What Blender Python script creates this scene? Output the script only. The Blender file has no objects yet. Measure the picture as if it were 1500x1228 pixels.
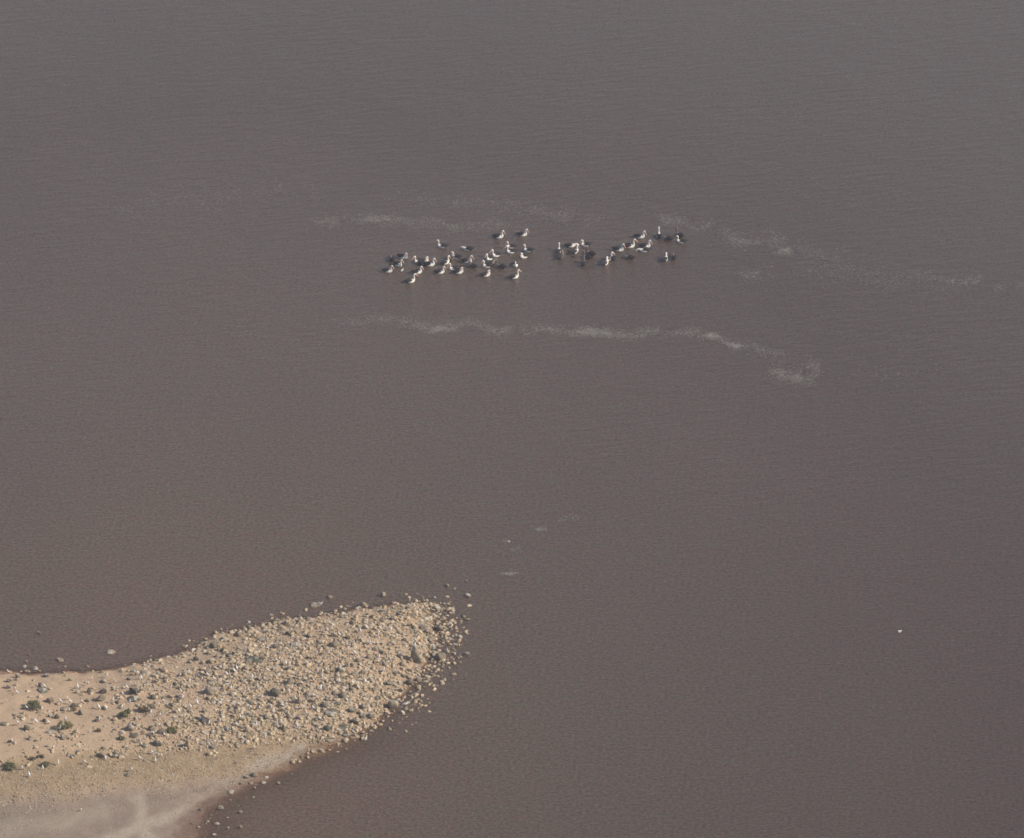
import bpy, bmesh, math, random
import numpy as np
from mathutils import Vector, Matrix
from mathutils.kdtree import KDTree

# ------------------------------------------------------------------ camera
TH = math.radians(28.0)          # how far the view looks down
FPX = 6400.0                     # focal length in photo pixels (photo 1500 wide)
CAMH = 174.7
sc = bpy.context.scene
COL = sc.collection
cam_d = bpy.data.cameras.new("camera")
cam = bpy.data.objects.new("camera", cam_d)
COL.objects.link(cam)
cam.location = (0, 0, CAMH)
cam.rotation_euler = (math.radians(90) - TH, 0, 0)
cam_d.sensor_width = 36.0
cam_d.lens = 36.0 * FPX / 1500.0
cam_d.clip_start = 1.0
cam_d.clip_end = 30000.0
sc.camera = cam

# ------------------------------------------------------------------ light
SUN_EL = math.radians(34.0)
SUN_AZ = math.radians(99.0)      # clockwise from +Y (away from camera)
w = bpy.data.worlds.new("World")
sc.world = w
w.use_nodes = True
nt = w.node_tree
sky = nt.nodes.new("ShaderNodeTexSky")
sky.sky_type = 'NISHITA'
sky.sun_disc = False
sky.sun_elevation = SUN_EL
sky.sun_rotation = SUN_AZ
sky.dust_density = 1.2
nt.nodes["Background"].inputs[1].default_value = 0.11
nt.links.new(sky.outputs[0], nt.nodes["Background"].inputs[0])
sun_d = bpy.data.lights.new("sun", 'SUN')
sun_d.energy = 4.9
sun_d.angle = math.radians(0.5)
sun_d.color = (1.0, 0.90, 0.77)
sun = bpy.data.objects.new("sun", sun_d)
COL.objects.link(sun)
sdir = Vector((math.sin(SUN_AZ) * math.cos(SUN_EL), math.cos(SUN_AZ) * math.cos(SUN_EL), math.sin(SUN_EL)))
sun.rotation_euler = sdir.to_track_quat('Z', 'Y').to_euler()
sun.location = (100, 300, 120)
sc.view_settings.view_transform = 'Standard'
sc.view_settings.look = 'None'
sc.view_settings.exposure = 0.10
sc.view_settings.gamma = 1.0
sc.render.engine = 'CYCLES'
sc.cycles.pixel_filter_type = 'BLACKMAN_HARRIS'
sc.cycles.filter_width = 1.65

rng = np.random.default_rng(7)
R = random.Random(11)

# ------------------------------------------------------------------ helpers
CT, ST = math.cos(TH), math.sin(TH)


def ground(px, py, z=0.0):
    """Point of the plane at height z seen at photo position (px, py)."""
    px = np.asarray(px, float); py = np.asarray(py, float)
    a = (px - 750.0) / FPX; b = (614.0 - py) / FPX
    dx = a; dy = CT + b * ST; dz = -ST + b * CT
    t = (z - CAMH) / dz
    return dx * t, dy * t


def to_px(x, y, z=0.0):
    rz = z - CAMH
    d = y * CT - rz * ST
    u = y * ST + rz * CT
    return 750.0 + FPX * x / d, 614.0 - FPX * u / d


TAB = rng.random((256, 256))


def vnoise(x, y, s, seed=0):
    x = np.asarray(x, float) / s + seed * 17.3 + 1000; y = np.asarray(y, float) / s + seed * 9.7 + 1000
    xi = np.floor(x).astype(int); yi = np.floor(y).astype(int)
    fx = x - xi; fy = y - yi
    fx = fx * fx * (3 - 2 * fx); fy = fy * fy * (3 - 2 * fy)
    g = lambda a, b: TAB[a & 255, b & 255]
    return (g(xi, yi) * (1 - fx) + g(xi + 1, yi) * fx) * (1 - fy) + (g(xi, yi + 1) * (1 - fx) + g(xi + 1, yi + 1) * fx) * fy


def fbm(x, y, s, seed=0, o=4):
    r = 0; a = 1; t = 0
    for k in range(o):
        r = r + a * vnoise(x, y, s / 2 ** k, seed + k); t += a; a *= .5
    return r / t


def sstep(a, b, x):
    t = np.clip((np.asarray(x, float) - a) / (b - a), 0, 1)
    return t * t * (3 - 2 * t)


def tag(o, label=None, cat=None, group=None, kind=None):
    if label: o["label"] = label
    if cat: o["category"] = cat
    if group: o["group"] = group
    if kind: o["kind"] = kind
    return o


def mesh_np(name, verts, faces, smooth=False):
    """verts (n,3), faces (m,k) -> mesh"""
    verts = np.asarray(verts, np.float32); faces = np.asarray(faces, np.int32)
    me = bpy.data.meshes.new(name)
    me.vertices.add(len(verts)); me.vertices.foreach_set("co", verts.ravel())
    k = faces.shape[1]
    me.loops.add(faces.size); me.loops.foreach_set("vertex_index", faces.ravel())
    me.polygons.add(len(faces))
    me.polygons.foreach_set("loop_start", np.arange(0, faces.size, k, dtype=np.int32))
    me.polygons.foreach_set("use_smooth", np.full(len(faces), smooth))
    me.update(calc_edges=True); me.validate()
    return me


def link(name, me, mat=None, parent=None):
    o = bpy.data.objects.new(name, me)
    if mat: me.materials.append(mat)
    COL.objects.link(o)
    if parent: o.parent = parent
    return o


class NT:
    """small node-graph helper"""
    def __init__(s, name, rough=0.9, spec=0.3):
        s.m = bpy.data.materials.new(name); s.m.use_nodes = True
        s.t = s.m.node_tree; s.b = s.t.nodes["Principled BSDF"]
        s.b.inputs["Roughness"].default_value = rough
        s.b.inputs["Specular IOR Level"].default_value = spec

    def n(s, typ, ins=None, **kw):
        nd = s.t.nodes.new(typ)
        for k, v in kw.items(): setattr(nd, k, v)
        for k, v in (ins or {}).items():
            if isinstance(v, bpy.types.NodeSocket): s.t.links.new(v, nd.inputs[k])
            else: nd.inputs[k].default_value = v
        return nd

    def pos(s, scale=(1, 1, 1), rot=0.0, obj=False):
        if obj: src = s.n("ShaderNodeTexCoord").outputs["Object"]
        else: src = s.n("ShaderNodeNewGeometry").outputs["Position"]
        return s.n("ShaderNodeMapping", {0: src, "Scale": scale, "Rotation": (0, 0, rot)}).outputs[0]

    def noise(s, vec, scale, detail=3, rough=.55):
        return s.n("ShaderNodeTexNoise", {"Vector": vec, "Scale": scale, "Detail": detail, "Roughness": rough}).outputs[0]

    def ramp(s, fac, stops):
        r = s.n("ShaderNodeValToRGB", {0: fac}); e = r.color_ramp.elements
        while len(e) > 1: e.remove(e[0])
        e[0].position = stops[0][0]; e[0].color = (*stops[0][1], 1) if len(stops[0][1]) == 3 else stops[0][1]
        for p, c in stops[1:]:
            q = e.new(p); q.color = (*c, 1)
        return r.outputs[0]

    def maprange(s, v, a, b, c=0., d=1.):
        return s.n("ShaderNodeMapRange", {0: v, 1: a, 2: b, 3: c, 4: d}).outputs[0]

    def mix(s, f, a, b, mode='MIX'):
        nd = s.n("ShaderNodeMix", data_type='RGBA', blend_type=mode)
        for i, v in ((0, f), (6, a), (7, b)):
            if isinstance(v, bpy.types.NodeSocket): s.t.links.new(v, nd.inputs[i])
            else: nd.inputs[i].default_value = v if i == 0 else (*v, 1)
        return nd.outputs[2]

    def attr(s, name, out="Fac"):
        return s.n("ShaderNodeAttribute", attribute_name=name).outputs[out]

    def base(s, c):
        if isinstance(c, bpy.types.NodeSocket): s.t.links.new(c, s.b.inputs["Base Color"])
        else: s.b.inputs["Base Color"].default_value = (*c, 1)

    def bump(s, h, strength, dist):
        b = s.n("ShaderNodeBump", {"Height": h, "Strength": strength, "Distance": dist})
        s.t.links.new(b.outputs[0], s.b.inputs["Normal"])
        return b


# ------------------------------------------------------------------ shape of the spit
SHORE_PX = [(-255, 1130), (-262, 1075), (-235, 1030), (-190, 1012), (-130, 1001), (-60, 988), (0, 985), (40, 988), (85, 988), (130, 985), (170, 979), (210, 970), (250, 962),
            (282, 950), (302, 940), (318, 929), (350, 925), (385, 917), (420, 906), (460, 906), (500, 899), (540, 893),
            (580, 887), (612, 884), (632, 892), (633, 920), (634, 948), (626, 972), (612, 990), (594, 1004), (585, 1020),
            (566, 1037), (552, 1056), (531, 1070), (503, 1083), (472, 1095), (440, 1108), (410, 1126), (380, 1141),
            (350, 1156), (324, 1168), (303, 1188), (291, 1208), (285, 1235), (296, 1290), (281, 1350), (225, 1400), (150, 1442), (60, 1462), (-20, 1440), (-90, 1400), (-150, 1340), (-205, 1270), (-240, 1200)]
SHORE = np.array([ground(a, b) for a, b in SHORE_PX])


def sdist(x, y):
    """signed distance to the shoreline, positive on land"""
    x = np.asarray(x, float); y = np.asarray(y, float)
    best = np.full(x.shape, 1e9); inside = np.zeros(x.shape, bool)
    n = len(SHORE)
    for i in range(n):
        ax, ay = SHORE[i]; bx, by = SHORE[(i + 1) % n]
        ex, ey = bx - ax, by - ay
        t = np.clip(((x - ax) * ex + (y - ay) * ey) / (ex * ex + ey * ey), 0, 1)
        d = np.hypot(x - ax - t * ex, y - ay - t * ey)
        best = np.minimum(best, d)
        c = ((ay > y) != (by > y)) & (x < (bx - ax) * (y - ay) / (by - ay + 1e-12) + ax)
        inside ^= c
    return np.where(inside, best, -best)


LOW_X = [-300, 0, 120, 250, 330, 400, 470, 540, 600, 700]
LOW_Y = [1140, 1128, 1118, 1102, 1094, 1086, 1080, 1066, 1050, 1040]   # lower limit of the rubble


def zones(px, py):
    """rubble, gravel, mud, pale-streak weights at photo positions"""
    l = np.interp(px, LOW_X, LOW_Y)
    d = py - l
    n = (fbm(px, py, 60, 3) - .5) * 30
    rub = 1 - sstep(-8, 8, d + n * .5)
    gravel = sstep(-10, 10, d + n * .5) * (1 - sstep(34, 62, d + n))
    mud = sstep(30, 66, d + n)
    return rub, gravel, mud


def height(x, y):
    d = sdist(x, y) + (fbm(x, y, 2.2, 5) - .5) * 1.1 + (fbm(x, y, .7, 15, 2) - .5) * .7
    px, py = to_px(x, y)
    rub, gr, mud = zones(px, py)
    top = 1.05 - .55 * mud - .2 * gr
    steep = 4.5 + 6 * mud + 2 * gr
    slope = .30 - .245 * sstep(1000, 1090, py)
    z = np.where(d > 0, top * (1 - np.exp(-np.maximum(d, 0) / steep)), d * slope)
    z = z + (fbm(x, y, 5.0, 9) - .5) * .30 * sstep(0, 3, d) + (fbm(x, y, .9, 12) - .5) * .10 * sstep(-1, 1.5, d) * (1 - .6 * mud)
    return np.maximum(z, -1.2)


def on_ground(px, py):
    z = 0.0
    for _ in range(4):
        x, y = ground(px, py, z)
        z = np.maximum(height(x, y), 0.0)
    return x, y, z


def grid_mesh(name, xs, ys, zf, smooth=True):
    X, Y = np.meshgrid(xs, ys)
    Z = zf(X, Y)
    v = np.stack([X.ravel(), Y.ravel(), np.asarray(Z).ravel()], 1)
    nx, ny = len(xs), len(ys)
    i = np.arange(nx * ny).reshape(ny, nx)
    f = np.stack([i[:-1, :-1].ravel(), i[:-1, 1:].ravel(), i[1:, 1:].ravel(), i[1:, :-1].ravel()], 1)
    return mesh_np(name, v, f, smooth), X, Y, np.asarray(Z)


# sand ---------------------------------------------------------------
xs = np.arange(-66, 8, .22); ys = np.arange(222, 322, .22)
me, X, Y, Z = grid_mesh("sand", xs, ys, height)
PX, PY = to_px(X, Y)
rub, gr, mud = zones(PX, PY)


def line_mask(px, py, pts, wid):
    best = np.full(px.shape, 1e9)
    for (ax, ay), (bx, by) in zip(pts[:-1], pts[1:]):
        ex, ey = bx - ax, by - ay
        t = np.clip(((px - ax) * ex + (py - ay) * ey) / (ex * ex + ey * ey), 0, 1)
        best = np.minimum(best, np.hypot(px - ax - t * ex, py - ay - t * ey))
    return 1 - sstep(wid * .2, wid, best)


wob = (fbm(PX, PY, 45, 31) - .5) * 34
streak = line_mask(PX + wob, PY + wob * .5, [(100, 1260), (190, 1225), (270, 1180), (340, 1145), (400, 1122), (445, 1100)], 16)
streak = np.maximum(streak, line_mask(PX + wob, PY, [(196, 1175), (206, 1205), (235, 1245), (225, 1300), (160, 1350), (80, 1370)], 13))
streak = np.maximum(streak, .55 * line_mask(PX, PY + wob, [(-230, 1215), (-160, 1245), (-60, 1240), (60, 1212), (150, 1200)], 20))
at = me.color_attributes.new("zone", 'FLOAT_COLOR', 'POINT')
at.data.foreach_set("color", np.stack([gr.ravel(), mud.ravel(), streak.ravel(), np.ones(gr.size)], 1).astype(np.float32).ravel())

M = NT("sand", .95, .2)
p = M.pos()
big = M.noise(p, .22, 4, .6); mid = M.noise(p, 1.3, 4, .65); fine = M.noise(p, 9., 3, .7)
sand = M.ramp(big, [(.3, (.41, .295, .195)), (.5, (.455, .33, .22)), (.7, (.49, .355, .235))])
z3 = M.n("ShaderNodeSeparateColor", {0: M.attr("zone", "Color")})
gcol = M.ramp(mid, [(.3, (.26, .185, .11)), (.55, (.34, .25, .15)), (.75, (.39, .29, .185))])
mcol = M.ramp(mid, [(.3, (.235, .18, .138)), (.7, (.275, .215, .165))])
lcol = (.36, .30, .23)
c = M.mix(z3.outputs[0], sand, gcol)
c = M.mix(z3.outputs[1], c, mcol)
stf = M.n("ShaderNodeMath", {0: z3.outputs[2], 1: M.maprange(mid, .2, .6, .6, 1)}, operation='MULTIPLY').outputs[0]
c = M.mix(stf, c, lcol)
spk = M.ramp(fine, [(.32, (.62, .62, .60)), (.5, (1, 1, 1)), (.72, (1.18, 1.17, 1.12))])
c = M.mix(.8, c, spk, 'MULTIPLY')
zz = M.n("ShaderNodeSeparateXYZ", {0: M.n("ShaderNodeNewGeometry").outputs["Position"]}).outputs[2]
zn = M.n("ShaderNodeMath", {0: zz, 1: M.maprange(mid, .2, .8, -.05, .05)}, operation='ADD').outputs[0]
wet = M.maprange(zn, .01, .12, 1, 0)
c = M.mix(wet, c, (.66, .55, .52), 'MULTIPLY')
M.base(c)
M.bump(fine, .7, .03)
sand_o = link("sand", me, M.m)
tag(sand_o, "bare pinkish sand and grey mud of the spit", None, None, "structure")

# water --------------------------------------------------------------
fx = np.concatenate([[-9000, -3000, -900, -300, -120], np.arange(-70, 14, .45), [20, 45, 90, 300, 900, 3000, 9000]])
fy = np.concatenate([[-2500, -300, 100, 190], np.arange(222, 322, .45), [340, 400, 600, 1200, 4000, 14000]])
me, X, Y, Z = grid_mesh("water", fx, fy, lambda a, b: a * 0)
inr = (X > -66) & (X < 8) & (Y > 222) & (Y < 321.5)
dep = np.where(inr, -height(X, Y), 2.0)
dep = np.maximum(dep, 0)
cl = np.exp(-dep / .075) * .97
a = me.attributes.new("clarity", 'FLOAT', 'POINT'); a.data.foreach_set("value", cl.astype(np.float32).ravel())
M = NT("water", .13, .5)
M.b.inputs["Subsurface Weight"].default_value = 1.0
M.b.inputs["Subsurface Scale"].default_value = .4
M.b.inputs["Subsurface Radius"].default_value = (1, .8, .6)
M.b.inputs["IOR"].default_value = 1.33
broad = M.noise(M.pos((1, .5, 1)), .012, 3, .5)
patch = M.noise(M.pos((1, .6, 1), .3), .06, 4, .6)
dist = M.n("ShaderNodeVectorMath", {0: M.pos((1, .5, 1)), 1: (-22, 137.5, 0)}, operation='DISTANCE').outputs["Value"]
silt = M.n("ShaderNodeMath", {0: M.maprange(dist, 0, 180), 1: M.maprange(broad, .3, .7, -.05, .05)}, operation='ADD').outputs[0]
wc = M.ramp(silt, [(0.02, (.130, .089, .060)), (.17, (.098, .074, .054)), (.32, (.077, .056, .041)), (.5, (.084, .065, .051)), (1, (.080, .062, .051))])
grain = M.noise(M.pos((.8, 1.0, 1), .1), 4.5, 4, .8)
gr2 = M.ramp(grain, [(.36, (.54, .55, .58)), (.64, (1.46, 1.45, 1.42))])
wc = M.mix(1.0, wc, gr2, 'MULTIPLY')
hue = M.noise(M.pos((1, .7, 1)), 1.1, 2, .6)
wc = M.mix(1.0, wc, M.ramp(hue, [(.35, (.96, 1.02, 1.0)), (.65, (1.05, .98, 1.0))]), "MULTIPLY")
M.base(wc)
def turned(sc3, deg):      # stretch the pattern along crests turned by deg
    return M.n("ShaderNodeMapping", {0: M.pos(rot=math.radians(-deg)), "Scale": sc3}).outputs[0]
wv1 = M.noise(turned((.34, 1.2, 1), 20), 1.25, 4, .6)
wv2 = M.noise(turned((.5, 1.4, 1), 4), 2.6, 3, .6)
hsum = M.n("ShaderNodeMath", {0: M.n("ShaderNodeMath", {0: wv1, 1: M.n("ShaderNodeMath", {0: M.maprange(patch, .35, .65, .6, 1.3), 1: M.maprange(M.n("ShaderNodeSeparateXYZ", {0: M.pos()}).outputs[1], 290, 430, .45, 1.7)}, operation="MULTIPLY").outputs[0]}, operation='MULTIPLY').outputs[0],
                              1: M.n("ShaderNodeMath", {0: wv2, 1: .35}, operation='MULTIPLY').outputs[0]}, operation='ADD').outputs[0]
M.bump(hsum, .7, .24)
tr = M.n("ShaderNodeBsdfTransparent")
tr.inputs[0].default_value = (.94, .91, .88, 1)
mx = M.n("ShaderNodeMixShader", {0: M.attr("clarity"), 1: M.b.outputs[0], 2: tr.outputs[0]})
M.t.links.new(mx.outputs[0], M.t.nodes["Material Output"].inputs[0])
water = link("water", me, M.m)
tag(water, "calm turbid brown lake water with fine ripples", None, None, "structure")

# foam ---------------------------------------------------------------
M = NT("foam", .8, .3)
M.base(M.ramp(M.noise(M.pos(), 1.5), [(.3, (.165, .15, .13)), (.7, (.26, .24, .21))]))
foam_m = M.m


def foam(bands, label, seed):
    g = np.random.default_rng(seed)
    V = []; F = []; off = 0
    for pts, wid, n in bands:
        n = int(n * 2.1)
        pts = np.array(pts, float)
        seg = np.hypot(*(pts[1:] - pts[:-1]).T); cum = np.concatenate([[0], np.cumsum(seg)])
        s = g.random(n) * cum[-1]
        px = np.interp(s, cum, pts[:, 0]); py = np.interp(s, cum, pts[:, 1])
        py = py + g.normal(0, wid * .75, n) + (vnoise(px, py * 0, 22, seed) - .5) * wid * 1.2
        px = px + g.normal(0, 3, n)
        k = fbm(px, py * 2.2, 20, seed + 4, 4)
        ends = np.minimum(sstep(0, .12, s / cum[-1]), sstep(0, .12, 1 - s / cum[-1])) * .8 + .2
        keep = g.random(n) < .9 * sstep(.10, .80, k) * ends
        x, y = ground(px[keep], py[keep])
        for xi, yi in zip(x, y):
            r = .013 + .036 * g.random() ** 2
            m = 6
            an = np.arange(m) / m * 2 * math.pi + g.random()
            rr = r * (.6 + .6 * g.random(m))
            V.append(np.stack([xi + np.cos(an) * rr * (1.3 + g.random()), yi + np.sin(an) * rr, np.full(m, .010 + .006 * g.random())], 1))
            F.append(np.arange(m) + off); off += m
    o = link("foam", mesh_np("foam", np.concatenate(V), np.array(F)), foam_m)
    tag(o, label, "foam", "foam streaks on the water", "stuff")


foam([([(490, 466), (550, 468), (598, 472), (625, 481), (668, 478), (686, 473), (722, 483), (800, 484), (860, 488), (896, 487),
        (932, 491), (960, 485), (1010, 487), (1042, 491), (1060, 500), (1100, 510), (1140, 521), (1185, 534)], 6, 6500),
      ([(612, 478), (640, 482), (672, 480)], 4, 700),
      ([(835, 488), (865, 488), (897, 487)], 5, 900), ([(1036, 490), (1052, 496), (1068, 504), (1085, 508)], 4, 1500),
      ([(1128, 545), (1150, 552), (1178, 556)], 9, 1100), ([(1180, 525), (1200, 542), (1180, 560)], 10, 500),
      ([(1230, 552), (1300, 548), (1370, 542), (1420, 540)], 8, 150)],
     "long pale foam line curving below the pelican flock", 3)
foam([([(450, 326), (500, 323), (550, 320), (600, 324), (660, 329), (720, 332), (770, 336)], 7, 3200),
      ([(520, 322), (560, 320), (600, 323)], 4, 600)],
     "thin pale foam line on the water above the left half of the flock", 5)
foam([([(560, 292), (640, 294), (710, 294), (750, 304), (790, 314), (850, 320), (900, 322)], 9, 2200),
      ([(150, 305), (280, 292), (420, 276), (500, 284)], 14, 1300)],
     "faint foam flecks farthest out, upper left of the flock", 8)
foam([([(960, 322), (1000, 327), (1045, 332)], 7, 1000), ([(1050, 346), (1090, 352), (1155, 350)], 8, 1300), ([(1130, 366), (1160, 368)], 5, 500),
      ([(1165, 358), (1215, 376), (1245, 380)], 9, 600), ([(1080, 402), (1135, 400)], 8, 420), ([(1160, 392), (1300, 408), (1400, 412)], 12, 1300),
      ([(1385, 410), (1440, 413)], 6, 450), ([(1455, 425), (1500, 420)], 6, 250)],
     "scattered foam patches right of the flock", 13)
foam([([(785, 777), (800, 773)], 2, 110), ([(738, 793), (750, 793)], 2, 70), ([(730, 841), (757, 840)], 1.5, 160), ([(748, 806), (762, 806)], 3, 60),
      ([(810, 764), (850, 757)], 3, 60)],
     "few pale flecks of foam on water beyond the tip of the spit", 21)

# ------------------------------------------------------------------ rocks
def ico(sub):
    bm = bmesh.new(); bmesh.ops.create_icosphere(bm, subdivisions=sub, radius=1)
    v = np.array([x.co[:] for x in bm.verts]); f = np.array([[q.index for q in x.verts] for x in bm.faces]); bm.free()
    return v, f


def cut_rock(v, g, ncut, lo=.45, hi=.85):
    v = v.copy()
    for _ in range(ncut):
        n = g.normal(size=3); n /= np.linalg.norm(n)
        d = g.uniform(lo, hi)
        v -= np.maximum(v @ n - d, 0)[:, None] * n
    return v


def blotched_rock(name, inst, stops=None):
    """weathered grey-tan stone, whitish blotches on its upward faces"""
    M = NT(name, .92, .25)
    p = M.pos()
    rnd = M.attr("tint") if not inst else M.n("ShaderNodeObjectInfo").outputs["Random"]
    c = M.ramp(rnd, stops or [(0, (.13, .12, .08)), (.10, (.30, .23, .145)), (.5, (.45, .34, .215)), (.8, (.41, .325, .22)), (1, (.54, .44, .30))])
    n1 = M.noise(p, 7, 4, .7); n2 = M.noise(p, 2.2, 3, .6)
    c = M.mix(.85, c, M.ramp(n1, [(.3, (.6, .6, .6)), (.5, (1, 1, 1)), (.75, (1.25, 1.22, 1.15))]), 'MULTIPLY')
    blotch = M.maprange(n2, .50, .62)
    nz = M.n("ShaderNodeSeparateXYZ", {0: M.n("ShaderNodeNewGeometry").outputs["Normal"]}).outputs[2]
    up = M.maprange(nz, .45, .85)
    f = M.n("ShaderNodeMath", {0: blotch, 1: up}, operation='MULTIPLY').outputs[0]  # whitish noise blotches, only where faces point up
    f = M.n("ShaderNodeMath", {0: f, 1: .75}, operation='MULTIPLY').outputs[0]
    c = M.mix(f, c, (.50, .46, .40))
    zz = M.n("ShaderNodeSeparateXYZ", {0: M.n("ShaderNodeNewGeometry").outputs["Position"]}).outputs[2]
    c = M.mix(M.maprange(zz, .0, .07, 1, 0), c, (.62, .58, .55), 'MULTIPLY')
    M.base(c); M.bump(n1, .8, .05)
    return M.m


rock_m = blotched_rock("rock", True, [(0, (.085, .085, .060)), (.4, (.135, .12, .085)), (.7, (.21, .175, .125)), (1, (.33, .265, .19))])
rock_pale_m = blotched_rock("pale_rock", True, [(0, (.17, .14, .10)), (.5, (.25, .20, .145)), (1, (.36, .29, .21))])
rubble_m = blotched_rock("rubble", False)
gravel_m = blotched_rock("gravel", False, [(0, (.16, .12, .075)), (.3, (.30, .22, .14)), (1, (.46, .36, .25))])

v3, f3 = ico(3)
g = np.random.default_rng(21)
ROCKS = {}
for kind, (ncut, lo, hi) in {"jagged": (13, .42, .8), "rounded": (9, .70, .9), "flat": (11, .55, .85), "pointed": (12, .5, .8)}.items():
    L = []
    for k in range(4):
        v = cut_rock(v3, g, ncut, lo, hi)
        nz = np.stack([fbm(v3[:, 0] + 5 * k, v3[:, 1] + v3[:, 2], .5, k)] * 3, 1)
        v = v * (.9 + .25 * nz)
        if kind == "flat": v = v * [1, 1, .42]
        if kind == "pointed":
            t = (v[:, 2] + 1) / 2
            v[:, :2] *= (1.15 - .85 * t)[:, None]; v[:, 2] *= 1.25; v[:, 0] += .15 * t
        v[:, :2] /= np.abs(v[:, 0]).max(); 
        me = mesh_np("rock", v, f3, False); mp = me.copy()
        me.materials.append(rock_m); mp.materials.append(rock_pale_m)
        L.append((me, mp))
    ROCKS[kind] = L

LAND = [  # landmark phrase, photo position
    ("the tall pointed tip rock", 609, 965), ("the white-topped offshore boulder", 646, 966),
    ("the dark upper-shore boulder", 490, 947), ("the big mid-rubble boulder", 403, 1019),
    ("the upright dark rubble rock", 439, 1032), ("the wide sand-edge boulder", 310, 1016),
    ("the leftmost round bush", 50, 1035), ("the olive bush on open sand", 95, 1065),
    ("the dark green bush", 187, 1049), ("the brown bush", 213, 1039),
    ("the leftmost low bush", 15, 1123), ("the tiny gravel-edge bush", 68, 1121),
    ("the flat olive shrub", 254, 1069), ("the black gravel-edge boulder", 230, 1092),
    ("the upright gravel-edge rock", 276, 1095), ("the pale lower-shore boulder", 576, 1035),
    ("the long low slab", 370, 968), ("the upper-shore notch rock", 313, 949),
    ("the grey lower-waterline rocks", 481, 1085), ("the dark near-tip rock pair", 571, 1004),
    ("the paired dark gravel stones", 158, 1108)]


def where(px, py):
    def dist(l): return math.hypot(px - l[1], (py - l[2]) * 1.6)
    l = min((q for q in LAND if dist(q) > 5), key=dist)
    dx, dy = px - l[1], (py - l[2]) * 1.6
    a = math.degrees(math.atan2(-dy, dx)) % 360
    k = int((a + 22.5) // 45) % 8
    dirs = ["right of", "beyond and right of", "beyond", "beyond and left of", "left of", "before and left of", "in front of", "before and right of"]
    d = math.hypot(dx, dy)
    pre = "close" if d < 14 else ("just" if d < 28 else ("a bit" if d < 48 else "well"))
    return pre + " " + dirs[k] + " " + l[0]


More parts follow.
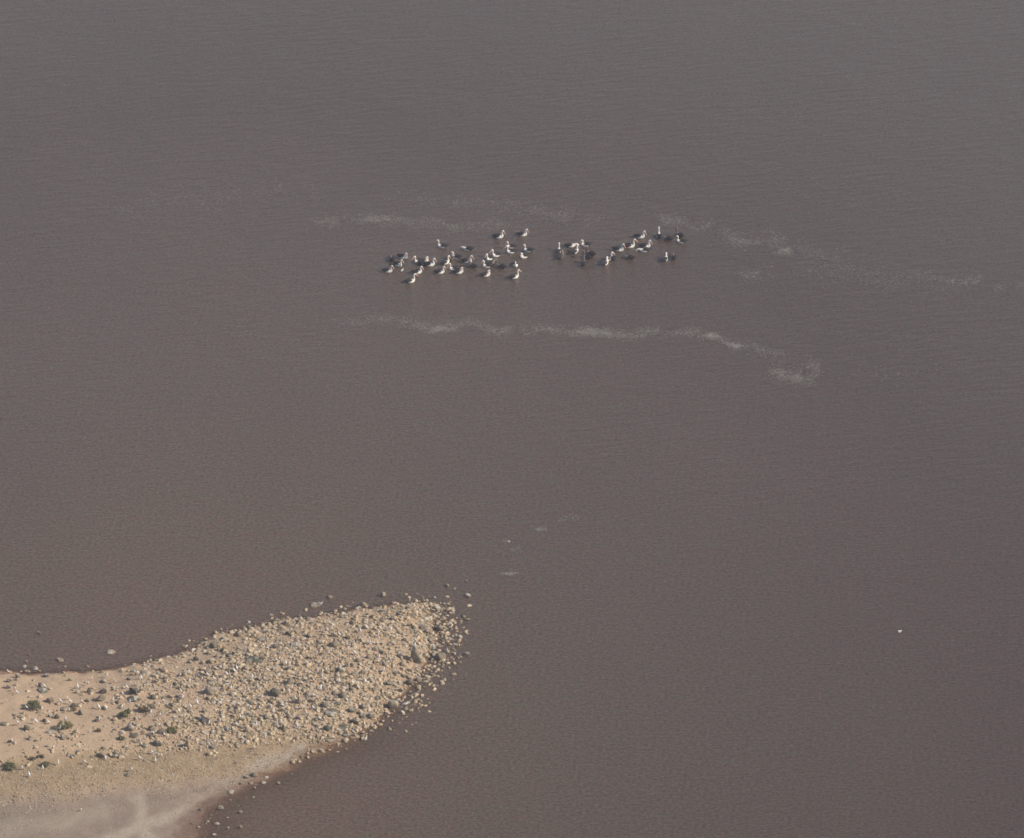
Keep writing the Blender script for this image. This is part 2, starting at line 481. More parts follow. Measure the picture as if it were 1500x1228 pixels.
# (px, py, width px, kind letter) : j jagged, r rounded, f flat, p pointed
RK = """13,1000,9,j 12,1009,10,j 26,993,9,j 68,992,8,r 59,1006,9,j 63,1013,16,f 73,1029,12,r 103,998,7,r 114,1016,8,j 130,1015,8,p
151,1016,13,j 152,1000,9,r 147,1027,15,j 127,1029,9,j 197,1016,17,j 197,1025,20,f 224,1024,10,r 213,988,15,f 235,983,8,j 232,990,8,r
189,997,7,j 119,1047,10,j 84,1053,9,r 93,1040,10,f 107,1037,11,j 153,1040,9,j 142,1058,9,j 20,1049,8,f 30,1051,9,f 5,1062,14,f 39,1070,11,r
72,1074,15,f 65,1058,7,r 92,1083,11,j 44,1084,8,j 15,1088,9,f 191,1070,13,r 196,1079,14,f 223,1071,9,j 236,1075,10,r
230,1092,13,j 210,1093,15,f 217,1003,8,j 228,1001,9,j 148,1109,13,j 169,1106,15,f 104,1108,12,f 187,1137,10,f 349,932,13,r 313,949,14,j
375,930,9,j 390,927,14,f 421,916,11,r 424,930,12,j 453,909,11,f 370,968,27,f 383,967,9,r 404,950,13,j 434,946,20,f 468,943,9,r 359,982,11,j
424,982,9,r 426,1003,12,p 310,1016,18,r 403,1019,17,r 439,1032,11,p 455,1029,9,j 367,1033,9,j 413,1043,13,f 365,1050,10,r 346,1048,9,j 312,1030,11,f
251,1036,10,j 300,1044,8,r 424,1053,10,r 438,1054,10,j 391,1054,11,j 243,996,9,j 290,991,16,f 257,1004,8,r 287,968,9,r 334,963,9,j 385,939,18,f
452,1019,9,r 475,1038,10,j 279,1046,7,j 490,947,15,r 519,991,11,r 530,988,9,j 498,985,12,r 549,1013,9,r 571,1004,13,j 585,929,7,r 616,916,13,f
646,966,16,r 655,957,8,r 667,948,9,j 630,938,20,f 633,948,19,f 657,937,14,f 684,960,8,r 673,964,8,f 648,977,8,f 641,983,8,f 644,923,11,r
623,921,16,f 624,909,11,f 641,894,11,r 620,895,12,f 637,878,5,r 655,860,6,r 685,875,9,r 666,864,4,f 561,874,10,j 532,889,10,r 484,877,8,r
586,873,5,f 611,872,5,j 683,853,4,r 655,896,6,j 650,908,9,j 673,933,8,f 565,975,9,r 550,953,8,r 584,957,13,f 626,993,12,f 613,999,10,r
600,1004,12,r 491,1018,9,r 503,1022,13,r 476,1035,11,r 495,1033,13,f 486,1045,20,f 533,1039,11,r 549,1034,13,f 576,1036,16,r 586,1014,9,j
516,1043,13,j 542,1052,13,r 415,1058,10,f 464,1056,8,r 479,1070,13,r 415,1070,9,p 481,1085,16,f 467,1087,8,f 504,1067,16,f 505,1077,15,f
520,1060,14,j 506,1089,8,f 523,1079,4,r 522,1070,5,r 581,1026,13,f 602,1022,7,f 276,1095,11,p 296,1090,16,f 312,1097,9,r 263,1088,10,f
333,1070,11,j 363,1073,12,r 353,1068,9,j 380,1074,11,f 392,1054,9,j 301,1058,20,j 239,1075,12,j 222,1070,10,r 328,1080,6,j
338,1162,10,f 323,1185,10,f 294,1188,5,r 352,1192,7,r 367,1198,5,f 333,1200,4,r 304,1206,6,j 318,1208,10,f 290,1213,8,f 281,1208,6,f 334,1215,4,r
352,1214,6,r 314,1224,7,f 337,1174,3,r 371,1170,4,r 367,1149,8,f 386,1148,8,f 390,1141,9,f 408,1149,5,r 373,1156,4,r 372,1138,9,r 361,1141,7,r
353,1150,5,r 427,1136,3,r 57,929,6,j 42,961,4,r 35,978,8,f 52,982,12,f 88,968,13,f 163,956,14,f 455,889,3,r 462,888,18,f 344,1101,3,r 38,971,5,r
178,1104,9,f 745,795,5,f 500,905,9,j 515,915,8,r 545,905,10,f 560,897,8,r 575,895,8,j 597,893,8,r 603,903,9,j 598,918,8,j 610,935,8,r 592,940,9,j
575,945,8,r 560,958,8,j 540,965,9,r 525,970,8,j 590,975,9,r 600,985,9,j 580,988,9,j 565,1020,8,r 555,1024,8,j 530,1018,9,f 515,1012,8,r"""
KN = dict(j="jagged", r="rounded", f="flat", p="pointed")
rocks = []
for t in RK.split():
    a, b, c, k = t.split(",")
    rocks.append((float(a), float(b), float(c), KN[k]))
SPECIAL = {(646, 966): "white-topped boulder standing in water just off the spit's tip",
           (490, 947): "dark boulder near the upper shore, left of the tip",
           (403, 1019): "large dark rounded boulder in the middle of the rubble",
           (439, 1032): "upright dark rock in the rubble above the lower shore",
           (310, 1016): "wide dark boulder where rubble meets bare sand",
           (230, 1092): "black jagged boulder at the upper edge of the gravel",
           (276, 1095): "upright pointed rock at the upper edge of the gravel",
           (576, 1036): "pale boulder at the lower waterline near the tip",
           (370, 968): "long low slab lying across the upper rubble",
           (313, 949): "dark jagged rock at the notch in the upper shore",
           (57, 929): "lone dark rock farthest out in the water at far left",
           (484, 877): "lone tan rock in the water above the upper shore",
           (462, 888): "long tan slab awash off the upper shore",
           (88, 968): "thin flat dark rock awash near the left upper shore",
           (163, 956): "thin flat pale rock awash above the reddish shoreline",
           (655, 860): "small yellowish rock farthest out beyond the tip",
           (685, 875): "tan rock with flat ends, rightmost beyond the tip",
           (684, 960): "rightmost small rock in the water off the tip",
           (745, 795): "tiny pale rock awash alone on the open water",
           (561, 874): "dark jagged rock in the water above the tip",
           (367, 1198): "yellowish flat stone in the shallows of the lower bay"}


def add_rock(px, py, wpx, kind, label=None):
    x, y, z = on_ground(px, py)
    x, y, z = float(x), float(y), float(z)
    s = wpx / 19.0 / 2
    d = float(sdist(x, y))
    pale = (d < -.3 and (px, py) != (57, 929)) or (label is None and R.random() < .22) or (label and ("pale" in label or "white" in label))
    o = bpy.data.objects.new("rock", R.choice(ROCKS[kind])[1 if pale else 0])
    COL.objects.link(o)
    zs = s * R.uniform(.75, 1.0)
    if kind == "flat": zs = max(s * R.uniform(.55, .8), .18)
    if kind == "pointed": zs = s * R.uniform(1.0, 1.25)
    o.scale = (s, s * R.uniform(.7, 1.0), zs)
    lift = {"flat": .15, "pointed": .75}.get(kind, .42)
    o.location = (x, y + .1, z + zs * lift)
    o.rotation_euler = (R.uniform(-.15, .15), R.uniform(-.15, .15), R.uniform(-.5, .5) + (math.pi if R.random() < .5 else 0))
    col = "weathered"
    size = "tiny" if wpx < 6 else "small" if wpx < 9 else ("mid-sized" if wpx < 13 else "large")
    if label is None:
        st = "rock awash" if d < -.3 else "rock"
        label = f"{size} {'pale' if pale else 'dark'} {kind} {st} {where(px, py)}"
    tag(o, label, "rock", "loose rocks of the stony spit")
    return o


for (a, b, c, k) in rocks:
    add_rock(a, b, c, k, SPECIAL.get((int(a), int(b))))

# big two-peaked rock at the tip
v = v3.copy(); gg = np.random.default_rng(5)
v = cut_rock(v, gg, 14, .5, .8)
t = (v[:, 2] + .8) / 1.6
v[:, 0] *= 1.15 - .75 * np.clip(t, 0, 1); v[:, 1] *= 1.0 - .6 * np.clip(t, 0, 1); v[:, 0] -= .15 * t
v2 = cut_rock(v3, gg, 12, .5, .8) * [.55, .5, .42] + [.32, -.25, -.28]
v4 = cut_rock(v3, gg, 12, .5, .8) * [.40, .4, .45] + [-.45, -.15, -.32]
vv = np.concatenate([v, v2, v4]); ff = np.concatenate([f3, f3 + len(v3), f3 + 2 * len(v3)])
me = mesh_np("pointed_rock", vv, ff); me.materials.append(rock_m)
o = bpy.data.objects.new("rock", me); COL.objects.link(o)
x, y, z = map(float, on_ground(609, 968)); o.location = (x, y, z + .42); o.scale = (.78, .6, .95)
tag(o, "tallest pointed dark rock at the tip of the spit", "rock", "loose rocks of the stony spit")

# fill up to the individual limit with random mid-size stones in the rubble
n_ind = len(rocks) + 1
tries = 0
while n_ind < 298 and tries < 20000:
    tries += 1
    px = R.uniform(0, 640); py = R.uniform(890, 1095)
    l = float(np.interp(px, LOW_X, LOW_Y))
    if py > l - 4: continue
    x, y = ground(px, py)
    if float(sdist(x, y)) < .4: continue
    dens = float(sstep(100, 380, px)) * .9 + .08
    if R.random() > dens: continue
    if min((math.hypot(px - q[0], (py - q[1]) * 1.7) for q in rocks)) < 9: continue
    wpx = R.uniform(6, 9)
    k = R.choice(["jagged", "rounded", "flat", "jagged"])
    rocks.append((px, py, wpx, k)); add_rock(px, py, wpx, k); n_ind += 1


# rubble and gravel: thousands of stones nobody could count
def stones(name, label, n, sub, pick, smin, smax, power, squash, seed):
    g = np.random.default_rng(seed)
    v0, f0 = ico(sub)
    var = [cut_rock(v0, g, 9, .45, .85) for _ in range(14)]
    px, py = pick(g, n)
    n = len(px)
    x, y, z = on_ground(px, py)
    zt = np.maximum(height(x, y), -.03)
    s = smin + (smax - smin) * g.random(n) ** power
    ids = g.integers(0, 14, n)
    V = np.empty((n, len(v0), 3)); vs = np.stack(var)
    a = g.random(n) * 2 * math.pi; ca, sa = np.cos(a), np.sin(a)
    b = vs[ids] * np.stack([s, s * g.uniform(.65, 1, n), s * g.uniform(squash * .6, squash, n)], 1)[:, None, :]
    V[..., 0] = b[..., 0] * ca[:, None] - b[..., 1] * sa[:, None] + x[:, None]
    V[..., 1] = b[..., 0] * sa[:, None] + b[..., 1] * ca[:, None] + y[:, None]
    V[..., 2] = b[..., 2] + (zt + s * g.uniform(-.15, .25, n))[:, None]
    F = (f0[None] + (np.arange(n) * len(v0))[:, None, None]).reshape(-1, 3)
    me = mesh_np(name, V.reshape(-1, 3), F)
    at = me.attributes.new("tint", 'FLOAT', 'POINT')
    at.data.foreach_set("value", np.repeat(g.random(n), len(v0)).astype(np.float32))
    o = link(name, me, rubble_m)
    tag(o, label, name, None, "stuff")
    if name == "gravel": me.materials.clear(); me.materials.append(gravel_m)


def pick_rubble(g, n):
    px = g.uniform(-240, 690, n * 6); py = g.uniform(845, 1140, n * 6)
    l = np.interp(px, LOW_X, LOW_Y)
    x, y = ground(px, py); d = sdist(x, y)
    clump = sstep(.38, .6, fbm(px, py * 1.8, 20, 44))
    dens = (.05 + .16 * sstep(0, 180, px) + .80 * sstep(170, 330, px)) * (.3 + .7 * clump)
    dens = np.where(px < 230, dens * (.3 + 1.0 * clump), dens)
    dens *= 1 - sstep(-8, 10, py - l + (fbm(px, py, 30, 2) - .5) * 24)
    tip = sstep(560, 620, px) * sstep(-3.4, .3, d) * (px < 700) * sstep(868, 890, py)
    edge = sstep(-1.6, .2, d) * (.55 * (px > 260) + .12)
    w = np.where(d > 0, dens, np.maximum(tip * .75, edge * .55 * ((py < l + 10) | ((px > 400) & (py < l + 34)))))
    k = g.random(n * 6) < w
    return px[k][:n], py[k][:n]


def pick_gravel(g, n):
    px = g.uniform(-240, 640, n * 5); py = g.uniform(880, 1440, n * 5)
    l = np.interp(px, LOW_X, LOW_Y)
    x, y = ground(px, py); d = sdist(x, y)
    q = py - l + (fbm(px, py, 40, 8) - .5) * 30
    band = sstep(-12, 6, q) * (1 - sstep(25, 75, q))
    low = .03 + .9 * np.exp(-((d - .4) / 1.1) ** 2) * (px > 330) * (1 - sstep(60, 90, q))
    up = .85 * (1 - sstep(-12, 6, q)) * sstep(100, 330, px) + .10 * (1 - sstep(-12, 6, q)) * sstep(.4, .6, fbm(px, py, 20, 6))
    w = np.clip(band + low * (py > l) + up, 0, 1)
    w = np.where(d > -.2, w, .35 * sstep(-3.5, 0, d) ** 2 * (px > 270))
    k = g.random(n * 5) < w
    return px[k][:n], py[k][:n]


stones("rubble", "countless small broken stones covering the spit between the larger rocks", 12500, 2, pick_rubble, .05, .27, 2.6, .85, 5)
stones("gravel", "fine brown gravel and pebbles along the lower side of the spit", 30000, 1, pick_gravel, .035, .10, 2.2, .7, 6)

# ------------------------------------------------------------------ bushes
def leaf_mat(name, cols):
    M = NT(name, .7, .3)
    M.base(M.ramp(M.noise(M.pos(), 9, 3, .7), [(.3, cols[0]), (.5, cols[1]), (.72, cols[2])]))
    return M.m


LEAF = {"green": leaf_mat("green_leaves", [(.095, .11, .05), (.155, .165, .08), (.23, .225, .12)]),
        "olive": leaf_mat("olive_leaves", [(.12, .12, .05), (.19, .18, .08), (.27, .24, .12)]),
        "brown": leaf_mat("dry_leaves", [(.11, .085, .05), (.18, .14, .085), (.25, .20, .125)])}
M = NT("bark", .9, .2); M.base(M.ramp(M.noise(M.pos(), 12), [(.3, (.07, .05, .035)), (.7, (.16, .12, .085))])); bark_m = M.m


def tube(pts, rads, m=6):
    V = []; F = []
    pts = [Vector(p) for p in pts]
    for i, (p, r) in enumerate(zip(pts, rads)):
        t = (pts[min(i + 1, len(pts) - 1)] - pts[max(i - 1, 0)]).normalized()
        a = t.orthogonal().normalized(); b = t.cross(a)
        for k in range(m):
            q = 2 * math.pi * k / m
            V.append(p + (a * math.cos(q) + b * math.sin(q)) * r)
    for i in range(len(pts) - 1):
        for k in range(m):
            F.append((i * m + k, i * m + (k + 1) % m, (i + 1) * m + (k + 1) % m, (i + 1) * m + k))
    return V, F


def bush(px, py, wpx, hgt, kind, label, seed):
    g = np.random.default_rng(seed)
    x, y, z = map(float, on_ground(px, py))
    root = bpy.data.objects.new("bush", None); COL.objects.link(root); root.location = (x, y, z - .02)
    root.empty_display_size = .3
    tag(root, label, "bush", "low bushes on the sand")
    rad = wpx / 19. / 2
    # clumps of foliage
    cl = []
    for _ in range(int(9 + rad * 8)):
        a = g.random() * 2 * math.pi; q = math.sqrt(g.random()) * .78
        top = (1 - q ** 2) ** .5
        cl.append((math.cos(a) * q * rad, math.sin(a) * q * rad * .85, hgt * (.25 + .6 * top * g.uniform(.5, 1)), rad * g.uniform(.20, .34)))
    V = []; F = []; off = 0
    for cx, cy, cz, cr in cl:
        n = int(110)
        d = g.normal(size=(n, 3)); d /= np.linalg.norm(d, axis=1)[:, None]
        c0 = np.array([cx, cy, cz]) + d * (cr * g.uniform(.45, 1.05, n))[:, None] * [1, 1, .75]
        for k in range(n):
            if c0[k, 2] < .01: continue
            u = g.normal(size=3); u /= np.linalg.norm(u); wv = np.cross(u, d[k] + .3 * g.normal(size=3)); wv /= np.linalg.norm(wv) + 1e-9
            L = g.uniform(.035, .075); W = L * .45
            V += [c0[k] - u * L, c0[k] + wv * W, c0[k] + u * L, c0[k] - wv * W]
            F.append([off, off + 1, off + 2, off + 3]); off += 4
    link("foliage", mesh_np("foliage", np.array(V), np.array(F)), LEAF[kind], root)
    V = []; F = []; off = 0
    for cx, cy, cz, cr in cl:
        a, b = tube([(cx * .08, cy * .08, 0), (cx * .45, cy * .45, cz * .55), (cx, cy, cz)], [.018, .012, .005], 5)
        V += [tuple(q) for q in a]; F += [tuple(i + off for i in f) for f in b]; off += len(a)
    link("stem", mesh_np("stem", np.array(V), np.array(F)), bark_m, root)


BUSH = [(50, 1037, 28, .55, "green", "broad round green bush on sand, leftmost of the larger bushes"),
        (95, 1068, 25, .55, "olive", "olive bush standing on open sand right of the leftmost bush"),
        (187, 1051, 26, .55, "green", "dark green bush where bare sand meets the rubble"),
        (213, 1041, 22, .45, "brown", "dry brown bush touching the dark green bush's right side"),
        (14, 1125, 22, .35, "green", "low green bush near the left edge above the gravel"),
        (68, 1122, 13, .35, "green", "tiny green bush on the upper edge of the gravel"),
        (254, 1071, 22, .25, "olive", "flat olive shrub low among the rocks right of bare sand"),
        (178, 1083, 11, .25, "olive", "small olive tuft below the dark green bush"),
        (144, 1072, 9, .25, "brown", "small dry brown tuft alone on open sand"),
        (107, 1041, 10, .25, "olive", "small olive tuft beyond the olive bush on open sand"),
        (47, 1112, 11, .15, "brown", "flat brown tuft on sand left of the tiny green bush"),
        (60, 1109, 10, .15, "brown", "flat brown tuft on sand just above the tiny green bush")]
for i, (a, b, c, h, k, l) in enumerate(BUSH):
    bush(a, b, c, h, k, l, 50 + i)

# ------------------------------------------------------------------ birds
def flat_mat(name, cols, rough=.7, scale=14):
    M = NT(name, rough, .3)
    M.base(M.ramp(M.noise(M.pos(obj=True), scale, 3, .6), [(.3, cols[0]), (.7, cols[1])]))
    return M.m


WHITE = flat_mat("white_feathers", [(.68, .65, .58), (.78, .75, .68)])
BLACK = flat_mat("black_feathers", [(.010, .010, .013), (.024, .023, .026)])
PINK = flat_mat("pink_bill", [(.62, .32, .24), (.72, .42, .31)], .5)
DUSKY = flat_mat("dusky_feathers", [(.10, .09, .085), (.20, .18, .165)])
DULLPINK = flat_mat("dull_pink_bill", [(.34, .22, .18), (.42, .28, .23)], .5)
GREY = flat_mat("grey_feathers", [(.30, .31, .33), (.38, .39, .41)])
RED = flat_mat("red_bill", [(.45, .06, .03), (.5, .09, .05)], .5)
DARKEYE = flat_mat("eye", [(.01, .01, .01), (.02, .015, .01)], .2)


def loft(rings, m=18):
    """rings: (x, z, halfwidth, halfheight[, y]) along a path in the x-z plane"""
    V = []; F = []; n = len(rings)
    for i, r in enumerate(rings):
        a = rings[max(i - 1, 0)]; b = rings[min(i + 1, n - 1)]
        t = Vector((b[0] - a[0], 0, b[1] - a[1])).normalized()
        up = Vector((-t.z, 0, t.x))
        yy = r[4] if len(r) > 4 else 0
        for k in range(m):
            q = 2 * math.pi * k / m
            V.append(Vector((r[0], yy, r[1])) + up * (math.sin(q) * r[3]) + Vector((0, math.cos(q) * r[2], 0)))
    for i in range(n - 1):
        for k in range(m):
            F.append((i * m + k, i * m + (k + 1) % m, (i + 1) * m + (k + 1) % m, (i + 1) * m + k))
    F.append(tuple(range(m))[::-1]); F.append(tuple((n - 1) * m + k for k in range(m)))
    return V, F


def smooth_rings(r, sub=4):
    out = []; n = len(r); A = np.array(r, float)
    for i in range(n - 1):
        p0, p1, p2, p3 = A[max(i - 1, 0)], A[i], A[i + 1], A[min(i + 2, n - 1)]
        for k in range(sub):
            t = k / sub
            q = .5 * (2 * p1 + (p2 - p0) * t + (2 * p0 - 5 * p1 + 4 * p2 - p3) * t * t + (3 * p1 - p0 - 3 * p2 + p3) * t ** 3)
            q[2:4] = np.maximum(q[2:4], .003); out.append(q)
    out.append(A[-1]); return out


def fuse(name, shells, mats, voxel):
    """shells: (verts, faces, material index). Fused into one closed skin, each face takes the material of the nearest shell."""
    bm = bmesh.new(); src = []
    for V, F, mi in shells:
        vs = [bm.verts.new(v) for v in V]
        for f in F: bm.faces.new([vs[i] for i in f])
        for f in F:
            c = sum((Vector(V[i]) for i in f), Vector()) / len(f); src.append((c, mi))
            if len(f) == 4:
                for i in f: src.append(((Vector(V[i]) + c) / 2, mi))
    bmesh.ops.recalc_face_normals(bm, faces=bm.faces)
    me = bpy.data.meshes.new(name + "_raw"); bm.to_mesh(me); bm.free()
    o = bpy.data.objects.new(name + "_raw", me); COL.objects.link(o)
    md = o.modifiers.new("r", 'REMESH'); md.mode = 'VOXEL'; md.voxel_size = voxel; md.use_smooth_shade = True
    s = o.modifiers.new("s", 'SMOOTH'); s.factor = .5; s.iterations = 2
    dg = bpy.context.evaluated_depsgraph_get(); dg.update()
    out = bpy.data.meshes.new_from_object(o.evaluated_get(dg)); out.name = name
    bpy.data.objects.remove(o); bpy.data.meshes.remove(me)
    kd = KDTree(len(src))
    for i, (c, mi) in enumerate(src): kd.insert(c, i)
    kd.balance()
    out.materials.clear()
    for m in mats: out.materials.append(m)
    for p in out.polygons: p.material_index = src[kd.find(p.center)[1]][1]; p.use_smooth = True
    return out


BODY = [(-.52, .23, .03, .025), (-.42, .20, .12, .08), (-.25, .15, .21, .15), (-.05, .12, .25, .19), (.14, .12, .235, .19),
        (.27, .15, .18, .16)]
NECKS = {
    "upright": ([(.35, .23, .10, .11), (.375, .34, .065, .07), (.345, .46, .052, .056), (.33, .57, .048, .052), (.355, .66, .052, .056),
                 (.42, .715, .062, .066), (.485, .70, .05, .052), (.525, .675, .03, .034)], (.50, .69), -62),
    "rest": ([(.34, .22, .11, .12), (.345, .32, .075, .08), (.30, .41, .058, .06), (.27, .49, .052, .055), (.30, .565, .056, .058),
              (.37, .60, .062, .066), (.43, .58, .05, .05), (.465, .55, .03, .034)], (.445, .565), -74),
    "alert": ([(.35, .23, .10, .11), (.39, .35, .062, .066), (.385, .48, .05, .052), (.375, .62, .046, .05), (.39, .73, .05, .054),
               (.45, .785, .06, .064), (.515, .785, .05, .05), (.56, .77, .03, .034)], (.53, .78), -42),
    "feeding": ([(.36, .20, .11, .11), (.45, .25, .075, .075), (.53, .29, .058, .058), (.61, .28, .052, .054), (.68, .23, .055, .058),
                 (.735, .165, .06, .062), (.77, .11, .045, .048), (.785, .07, .03, .03)], (.78, .09), -70),
}


def pelican_mesh(pose, dusky=False):
    nk, (bx, bz), ang = NECKS[pose]
    sh = []
    V, F = loft(smooth_rings(BODY + [(q[0], q[1], q[2] * 1.25, q[3] * 1.25) for q in nk])); sh.append((V, F, 0))
    for s in (-1, 1):   # folded wings over the back
        rg = [(.20, .23, .03, .05, s * .14), (.10, .245, .080, .10, s * .15), (-.08, .25, .115, .13, s * .15), (-.26, .25, .115, .13, s * .13),
              (-.42, .255, .085, .10, s * .09), (-.56, .275, .035, .045, s * .045), (-.64, .28, .012, .02, s * .03)]
        V, F = loft(smooth_rings(rg)); sh.append((V, F, 1))
    V, F = loft([(-.42, .21, .06, .03), (-.52, .235, .09, .022), (-.64, .26, .10, .018), (-.70, .27, .07, .014)], 12); sh.append((V, F, 1))
    a = math.radians(ang); ca, sa = math.cos(a), math.sin(a)
    L = .39
    rg = []
    for t, wd, h in [(0, .040, .034), (.12, .042, .034), (.35, .038, .027), (.65, .038, .022), (.9, .038, .02), (1, .018, .014)]:
        rg.append((bx + ca * L * t, bz + sa * L * t, wd, h))
    V, F = loft(rg, 12); sh.append((V, F, 2))
    rg = []     # pouch below the bill
    for t, wd, h in [(.02, .025, .025), (.18, .042, .058), (.4, .042, .052), (.7, .03, .03), (.95, .014, .012)]:
        off = .030 * (1 - t)
        rg.append((bx + ca * L * t + sa * off, bz + sa * L * t - ca * off, wd, h))
    V, F = loft(rg, 12); sh.append((V, F, 2))
    hx, _, hz = [(nk[-3][0]) * .55 + nk[-2][0] * .45, 0, nk[-3][1] * .55 + nk[-2][1] * .45]
    for s in (-1, 1):
        V, F = loft([(hx - .014, hz + .01, .004, .004, s * .052), (hx, hz + .01, .014, .014, s * .052), (hx + .014, hz + .01, .004, .004, s * .052)], 8)
        sh.append((V, F, 3))
    me = fuse("pelican", sh, [DUSKY if dusky else WHITE, BLACK, DULLPINK if dusky else PINK, DARKEYE], .0125)
    for p in me.polygons:      # white panel on the folded wing, black back and rear
        c = p.center
        if p.material_index == 1 and c.x > -.02 and c.z < .27 and abs(c.y) > .15: p.material_index = 0
        if p.material_index == 0 and (c.x < -.24 or (c.x < .12 and c.z > .235)): p.material_index = 1
    return me


PEL = {k: pelican_mesh(k) for k in NECKS}
PEL_DARK = {k: pelican_mesh(k, True) for k in NECKS}
DARK_AT = {574, 660, 692, 734, 719, 865, 860, 855, 899, 978, 995, 987, 821}
# px, py (waterline), heading in degrees (0 faces right, 90 away, 180 left, 270 towards the viewer), pose, label
P = [
    (568, 400, -8, "upright", "white-fronted pelican facing right, leftmost of the whole flock"),
    (583, 391, -42, "alert", "pelican with bright white breast turned to the viewer, second from the left end"),
    (590, 380, -30, "rest", "pelican with pink bill against white breast at the flock's upper left corner"),
    (574, 383, 110, "feeding", "dark-backed pelican with head down at the flock's left end"),
    (601, 415, 18, "alert", "lowest pelican of the left cluster, neck upright, dark tail to the left"),
    (613, 386, 215, "alert", "pelican facing left with raised white tail side, left of a touching pair"),
    (620, 388, 20, "rest", "pale pelican floating between a left-facing bird and a pink-billed one"),
    (629, 391, -5, "upright", "pelican facing right with pink bill, right end of a tight row of three"),
    (611, 402, 0, "upright", "pelican facing right alone below the tight row of three"),
    (644, 402, 0, "upright", "pelican facing right midway along the lower edge of the left cluster"),
    (648, 364, 180, "alert", "pelican facing left, alone above the left cluster"),
    (652, 388, 32, "upright", "dark pelican with thin white neck turned half away, centre of left cluster"),
    (668, 380, 172, "rest", "pelican facing left with pink bill and dark back, upper middle of left cluster"),
    (660, 382, 60, "feeding", "dark-backed pelican head down beside a pink-billed left-facing bird"),
    (665, 397, 200, "upright", "left-facing pelican behind another white one near the cluster's lower edge"),
    (671, 402, 0, "rest", "right-facing white pelican in front of a left-facing one"),
    (685, 368, 165, "feeding", "pelican with head low facing left at the top of left cluster"),
    (684, 386, -12, "upright", "right-facing pelican with dark back and pink bill below the head-low bird"),
    (692, 393, 150, "rest", "small-looking dark-backed pelican facing left at the cluster's right edge"),
    (730, 350, 0, "upright", "left one of two right-facing pelicans at the top of the flock"),
    (765, 347, 0, "upright", "right one of two right-facing pelicans at the top, pink bill lowered"),
    (749, 365, 188, "upright", "left-facing pelican with pink bill, upper one of a stacked pair"),
    (749, 372, 200, "alert", "left-facing pelican, lower one of a stacked pair, white flank bright"),
    (727, 377, 215, "alert", "white pelican facing left towards viewer with tail raised, central group"),
    (717, 382, 232, "alert", "narrow white pelican seen half from the front beside the central group"),
    (719, 388, 40, "feeding", "dark-backed pelican squeezed between two white ones in the centre"),
    (714, 393, 190, "upright", "left-facing pelican with white flank at the foot of the central group"),
    (711, 406, 12, "rest", "right-facing pelican lowest left in the central group, neck tucked"),
    (774, 370, 180, "upright", "left-facing pelican with long black wing, right side of the central group"),
    (768, 379, 218, "rest", "white pelican facing left towards the viewer with red-pink bill, centre right"),
    (755, 391, 268, "rest", "pelican facing straight at the viewer, white heart-shaped breast"),
    (753, 409, 20, "alert", "lowest pelican of the central group with tall thin white neck"),
    (734, 394, 150, "feeding", "dark pelican dipping its head, between central birds and lowest one"),
    (818, 371, 78, "alert", "dark pelican seen from behind, pale neck up, left end of right group"),
    (821, 379, 62, "rest", "dark pelican seen from behind just below the pale-necked one"),
    (836, 363, 5, "feeding", "flat dark and white pelican head down, upper left of right group"),
    (842, 372, 48, "upright", "dark-backed pelican with white head seen from behind, beside a flat bird"),
    (858, 362, 182, "rest", "left-facing pelican with long black wing at the right group's top"),
    (865, 375, 142, "upright", "dark pelican turned half away, right one of an overlapping pair"),
    (860, 380, 150, "upright", "dark pelican turned half away, left one of an overlapping pair"),
    (855, 389, 86, "rest", "round dark pelican seen from behind, lowest in the right group"),
    (886, 389, 52, "rest", "pelican with white shoulders and pinkish bill, dark wing towards the viewer"),
    (891, 383, 30, "alert", "pelican stretching pink-white neck behind a white-shouldered one"),
    (899, 381, 88, "feeding", "round black-backed pelican head down right of the pink-necked bird"),
    (906, 369, -12, "upright", "right-facing pelican with bright breast left of the head-low white one"),
    (922, 381, 160, "feeding", "dark pelican with head in the water below the white trio"),
    (922, 364, 5, "alert", "white pelican with thin raised neck left of the bright pair"),
    (937, 350, -5, "upright", "right-facing pelican topmost of the white birds at right"),
    (945, 364, -5, "upright", "right-facing white pelican, upper bird of the bright overlapping pair"),
    (944, 370, 186, "feeding", "white pelican head down, lower bird of the bright overlapping pair"),
    (966, 349, 102, "alert", "dark pelican seen from behind with pale upright neck near the right end"),
    (978, 353, 155, "feeding", "dark pelican dipping left between two dark birds near the right end"),
    (995, 348, 125, "upright", "round dark pelican beyond the rightmost left-facing bird"),
    (998, 357, 180, "upright", "left-facing pelican at the flock's right end, bill lowered"),
    (974, 383, 68, "rest", "dark-backed pelican with white head, left of the lower right pair"),
    (987, 380, 95, "feeding", "round black pelican head down, right of the lower right pair"),
]
for i, (a, b, h, pose, lab) in enumerate(P):
    x, y = map(float, ground(a, b - 1.5))
    o = bpy.data.objects.new("pelican", (PEL_DARK if a in DARK_AT or (a, b) == (922, 381) else PEL)[pose]); COL.objects.link(o)
    o.location = (x, y, -.015); s = R.uniform(.90, 1.02); o.scale = (s, s, s)
    o.rotation_euler = (0, 0, math.radians(h + R.uniform(-4, 4)))
    tag(o, lab, "pelican", "pelicans floating in the flock")


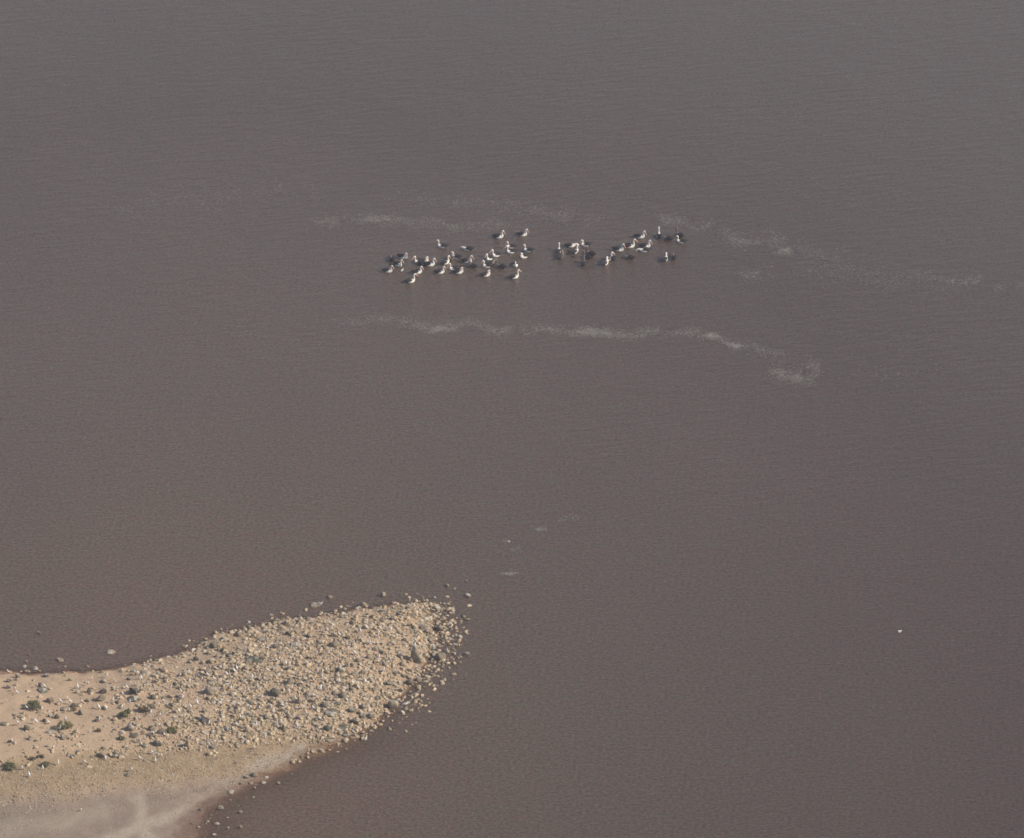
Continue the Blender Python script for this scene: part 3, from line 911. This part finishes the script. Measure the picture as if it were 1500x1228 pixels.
def gull_mesh(stand):
    sh = []
    if stand: b = [(-.13, .09, .015, .012), (-.09, .12, .045, .035), (-.04, .155, .066, .058), (.02, .21, .066, .062), (.05, .26, .050, .052),
                   (.06, .31, .036, .038), (.065, .35, .035, .035), (.085, .375, .036, .034), (.115, .37, .020, .02)]
    else: b = [(-.18, .07, .015, .012), (-.12, .06, .05, .035), (-.03, .045, .072, .06), (.06, .05, .068, .062), (.11, .08, .050, .05),
               (.135, .12, .034, .036), (.145, .155, .034, .034), (.165, .175, .036, .034), (.19, .17, .020, .02)]
    V, F = loft(smooth_rings(b, 3), 14); sh.append((V, F, 0))
    z0 = .17 if stand else .065
    for s in (-1, 1):
        rg = [(.03, .235, .015, .025, s * .058), (0, .205, .026, .045, s * .060), (-.07, .155, .024, .035, s * .048),
              (-.14, .095, .01, .014, s * .022), (-.18, .07, .004, .005, s * .012)] if stand else [(.06, z0 + .02, .015, .025, s * .05), (0, z0 + .025, .024, .036, s * .052), (-.09, z0 + .02, .02, .028, s * .04),
              (-.17, z0 + .015, .01, .014, s * .022), (-.22, z0 + .02, .004, .005, s * .012)]
        V, F = loft(smooth_rings(rg, 3), 10); sh.append((V, F, 1))
    V, F = loft([(-.11, .10, .03, .008), (-.17, .06, .036, .006), (-.19, .05, .03, .005)] if stand else [(-.14, z0 - .005, .03, .008), (-.21, z0 - .01, .036, .006), (-.24, z0 - .012, .03, .005)], 8); sh.append((V, F, 0))
    e = b[-1]
    V, F = loft([(e[0] - .01, e[1], .013, .013), (e[0] + .03, e[1] - .006, .008, .009), (e[0] + .055, e[1] - .016, .003, .004)], 8); sh.append((V, F, 2))
    if stand:
        for s in (-1, 1):
            V, F = tube([(.005, s * .03, .12), (-.004, s * .03, .06), (.0, s * .03, .0)], [.010, .007, .008], 8)
            F = F + [tuple(range(8))[::-1], tuple(16 + k for k in range(8))]
            sh.append((V, F, 2))
            V, F = loft([(-.01, .004, .006, .005, s * .03), (.03, .004, .020, .004, s * .03), (.045, .004, .022, .004, s * .03)], 8); sh.append((V, F, 2))
    return fuse("gull", sh, [WHITE, GREY, RED], .0065)


GS, GF = gull_mesh(True), gull_mesh(False)
G = """12,987 9,1031 39,1040 61,1042 65,1008 54,1008 22,1013 25,1017 114,1009 129,1005 135,997 157,993 168,1002 156,1008 103,1032 89,1031
99,1026 96,1057 89,1070 131,1077 113,1075 107,1083 145,1058 71,1061 53,1061 18,1089 78,1099 204,1056 219,1043 221,1048 179,1038 186,1009
198,989 202,989 207,996 199,1005 221,1077 228,1076 205,1089 208,1093 121,1032 228,1032 27,1063 101,1045 145,1039 155,1039 86,1121 63,1128
33,1128 43,1138 125,1120 155,1113 205,1114 223,1105 228,1116 237,1111 193,1131 119,1189 212,1085 373,1098 329,1089 280,1085 341,1070
352,1052 397,1037 413,1035 406,1063 400,1046 306,1063 294,1057 327,1045 279,1038 220,1046 241,1080 225,1077 347,1065 376,1064 289,1032
398,948 473,945 457,947 413,986 419,975 465,985 343,985 347,982 323,982 304,984 277,987 312,971 356,968 314,999 354,999 336,1002 387,998
304,991 267,1026 265,1015 279,1040 397,1039 414,1036 473,987 476,997 427,1011 470,1010 424,1030 286,1007 349,1026 264,992 443,1004
460,1000 447,939 359,1013 434,948 318,977 488,920 484,918 528,927 537,922 557,924 575,917 573,926 576,931 554,935 555,929 474,926 497,933
518,944 542,945 510,955 555,965 495,971 499,981 516,1004 497,1002 471,994 481,960 489,932 512,948 538,945 553,945 530,994 555,973 608,948
463,964 498,1002 517,1003 490,1003 472,988 470,1011 423,1018 414,1034 445,1040 469,1056 484,1025 474,1034 455,1079 489,1084 503,1052
406,1065 495,994 459,1040 420,1077 339,1010 330,1020 378,1010 392,985 405,970 440,965 450,975 370,995 380,1040 300,1015 322,1060 250,1010
235,1050 262,1045 385,1025 350,1035 507,930 520,960 535,1000 562,985 545,995 587,962 570,960 525,1010 508,1028 430,990 445,955 410,960
240,1030 270,1000 296,998 332,990 365,1015 480,1012 460,1022 449,1048 436,1066 388,1084 355,1084 180,1020 165,1030 172,1012 190,1032"""
for t in G.split():
    a, b = map(float, t.split(","))
    x, y, z = map(float, on_ground(a, b))
    o = bpy.data.objects.new("gull", GS); COL.objects.link(o)
    # stand on whatever stone is here: a little above the ground
    o.location = (x, y, z + R.uniform(0.03, .12)); s = R.uniform(.75, 1.0); o.scale = (s, s, s)
    o.rotation_euler = (0, 0, R.uniform(0, 2 * math.pi))
    hd = math.degrees(o.rotation_euler[2]) % 360
    fc = ["facing right", "facing away", "facing left", "facing forward"][int((hd + 45) // 90) % 4]
    tag(o, f"white gull {fc} " + where(a, b), "gull", "white gulls standing on the spit")
for a, b, h, lab in [(1318, 926, 215, "lone white gull floating on open water far right of the spit"),
                     (536, 1083, 75, "white gull floating just off the lower shore of the spit"),
                     (594, 1032, 20, "faint white gull floating off the tip's lower shore"),
                     (589, 397, 60, "small white gull floating among the pelicans' left cluster"),
                     (469, 887, 0, "white gull resting on the tan slab off the upper shore")]:
    x, y = map(float, ground(a, b))
    o = bpy.data.objects.new("gull", GF); COL.objects.link(o)
    o.location = (x, y, .12 if a == 469 else 0); s = 1.0 if a in (1318, 589) else 1.1; o.scale = (s, s, s); o.rotation_euler = (0, 0, math.radians(h))
    tag(o, lab, "gull", "gulls on the water")

# ------------------------------------------------------------------ haze
HAZE = 0.00022
if HAZE > 0:
    bm = bmesh.new(); bmesh.ops.create_cube(bm, size=1)
    bmesh.ops.scale(bm, vec=(24000, 24000, CAMH + 8 + 3), verts=bm.verts)
    bmesh.ops.translate(bm, vec=(0, 4000, (CAMH + 8 - 3) / 2), verts=bm.verts)
    me = bpy.data.meshes.new("haze"); bm.to_mesh(me); bm.free()
    m = bpy.data.materials.new("haze"); m.use_nodes = True; t = m.node_tree; t.nodes.clear()
    out = t.nodes.new("ShaderNodeOutputMaterial"); v = t.nodes.new("ShaderNodeVolumePrincipled")
    v.inputs["Color"].default_value = (.87, .82, .92, 1); v.inputs["Density"].default_value = HAZE
    v.inputs["Anisotropy"].default_value = .0
    t.links.new(v.outputs[0], out.inputs["Volume"])
    tag(link("haze", me, m), "thin even haze in the air over the lake", None, None, "stuff")
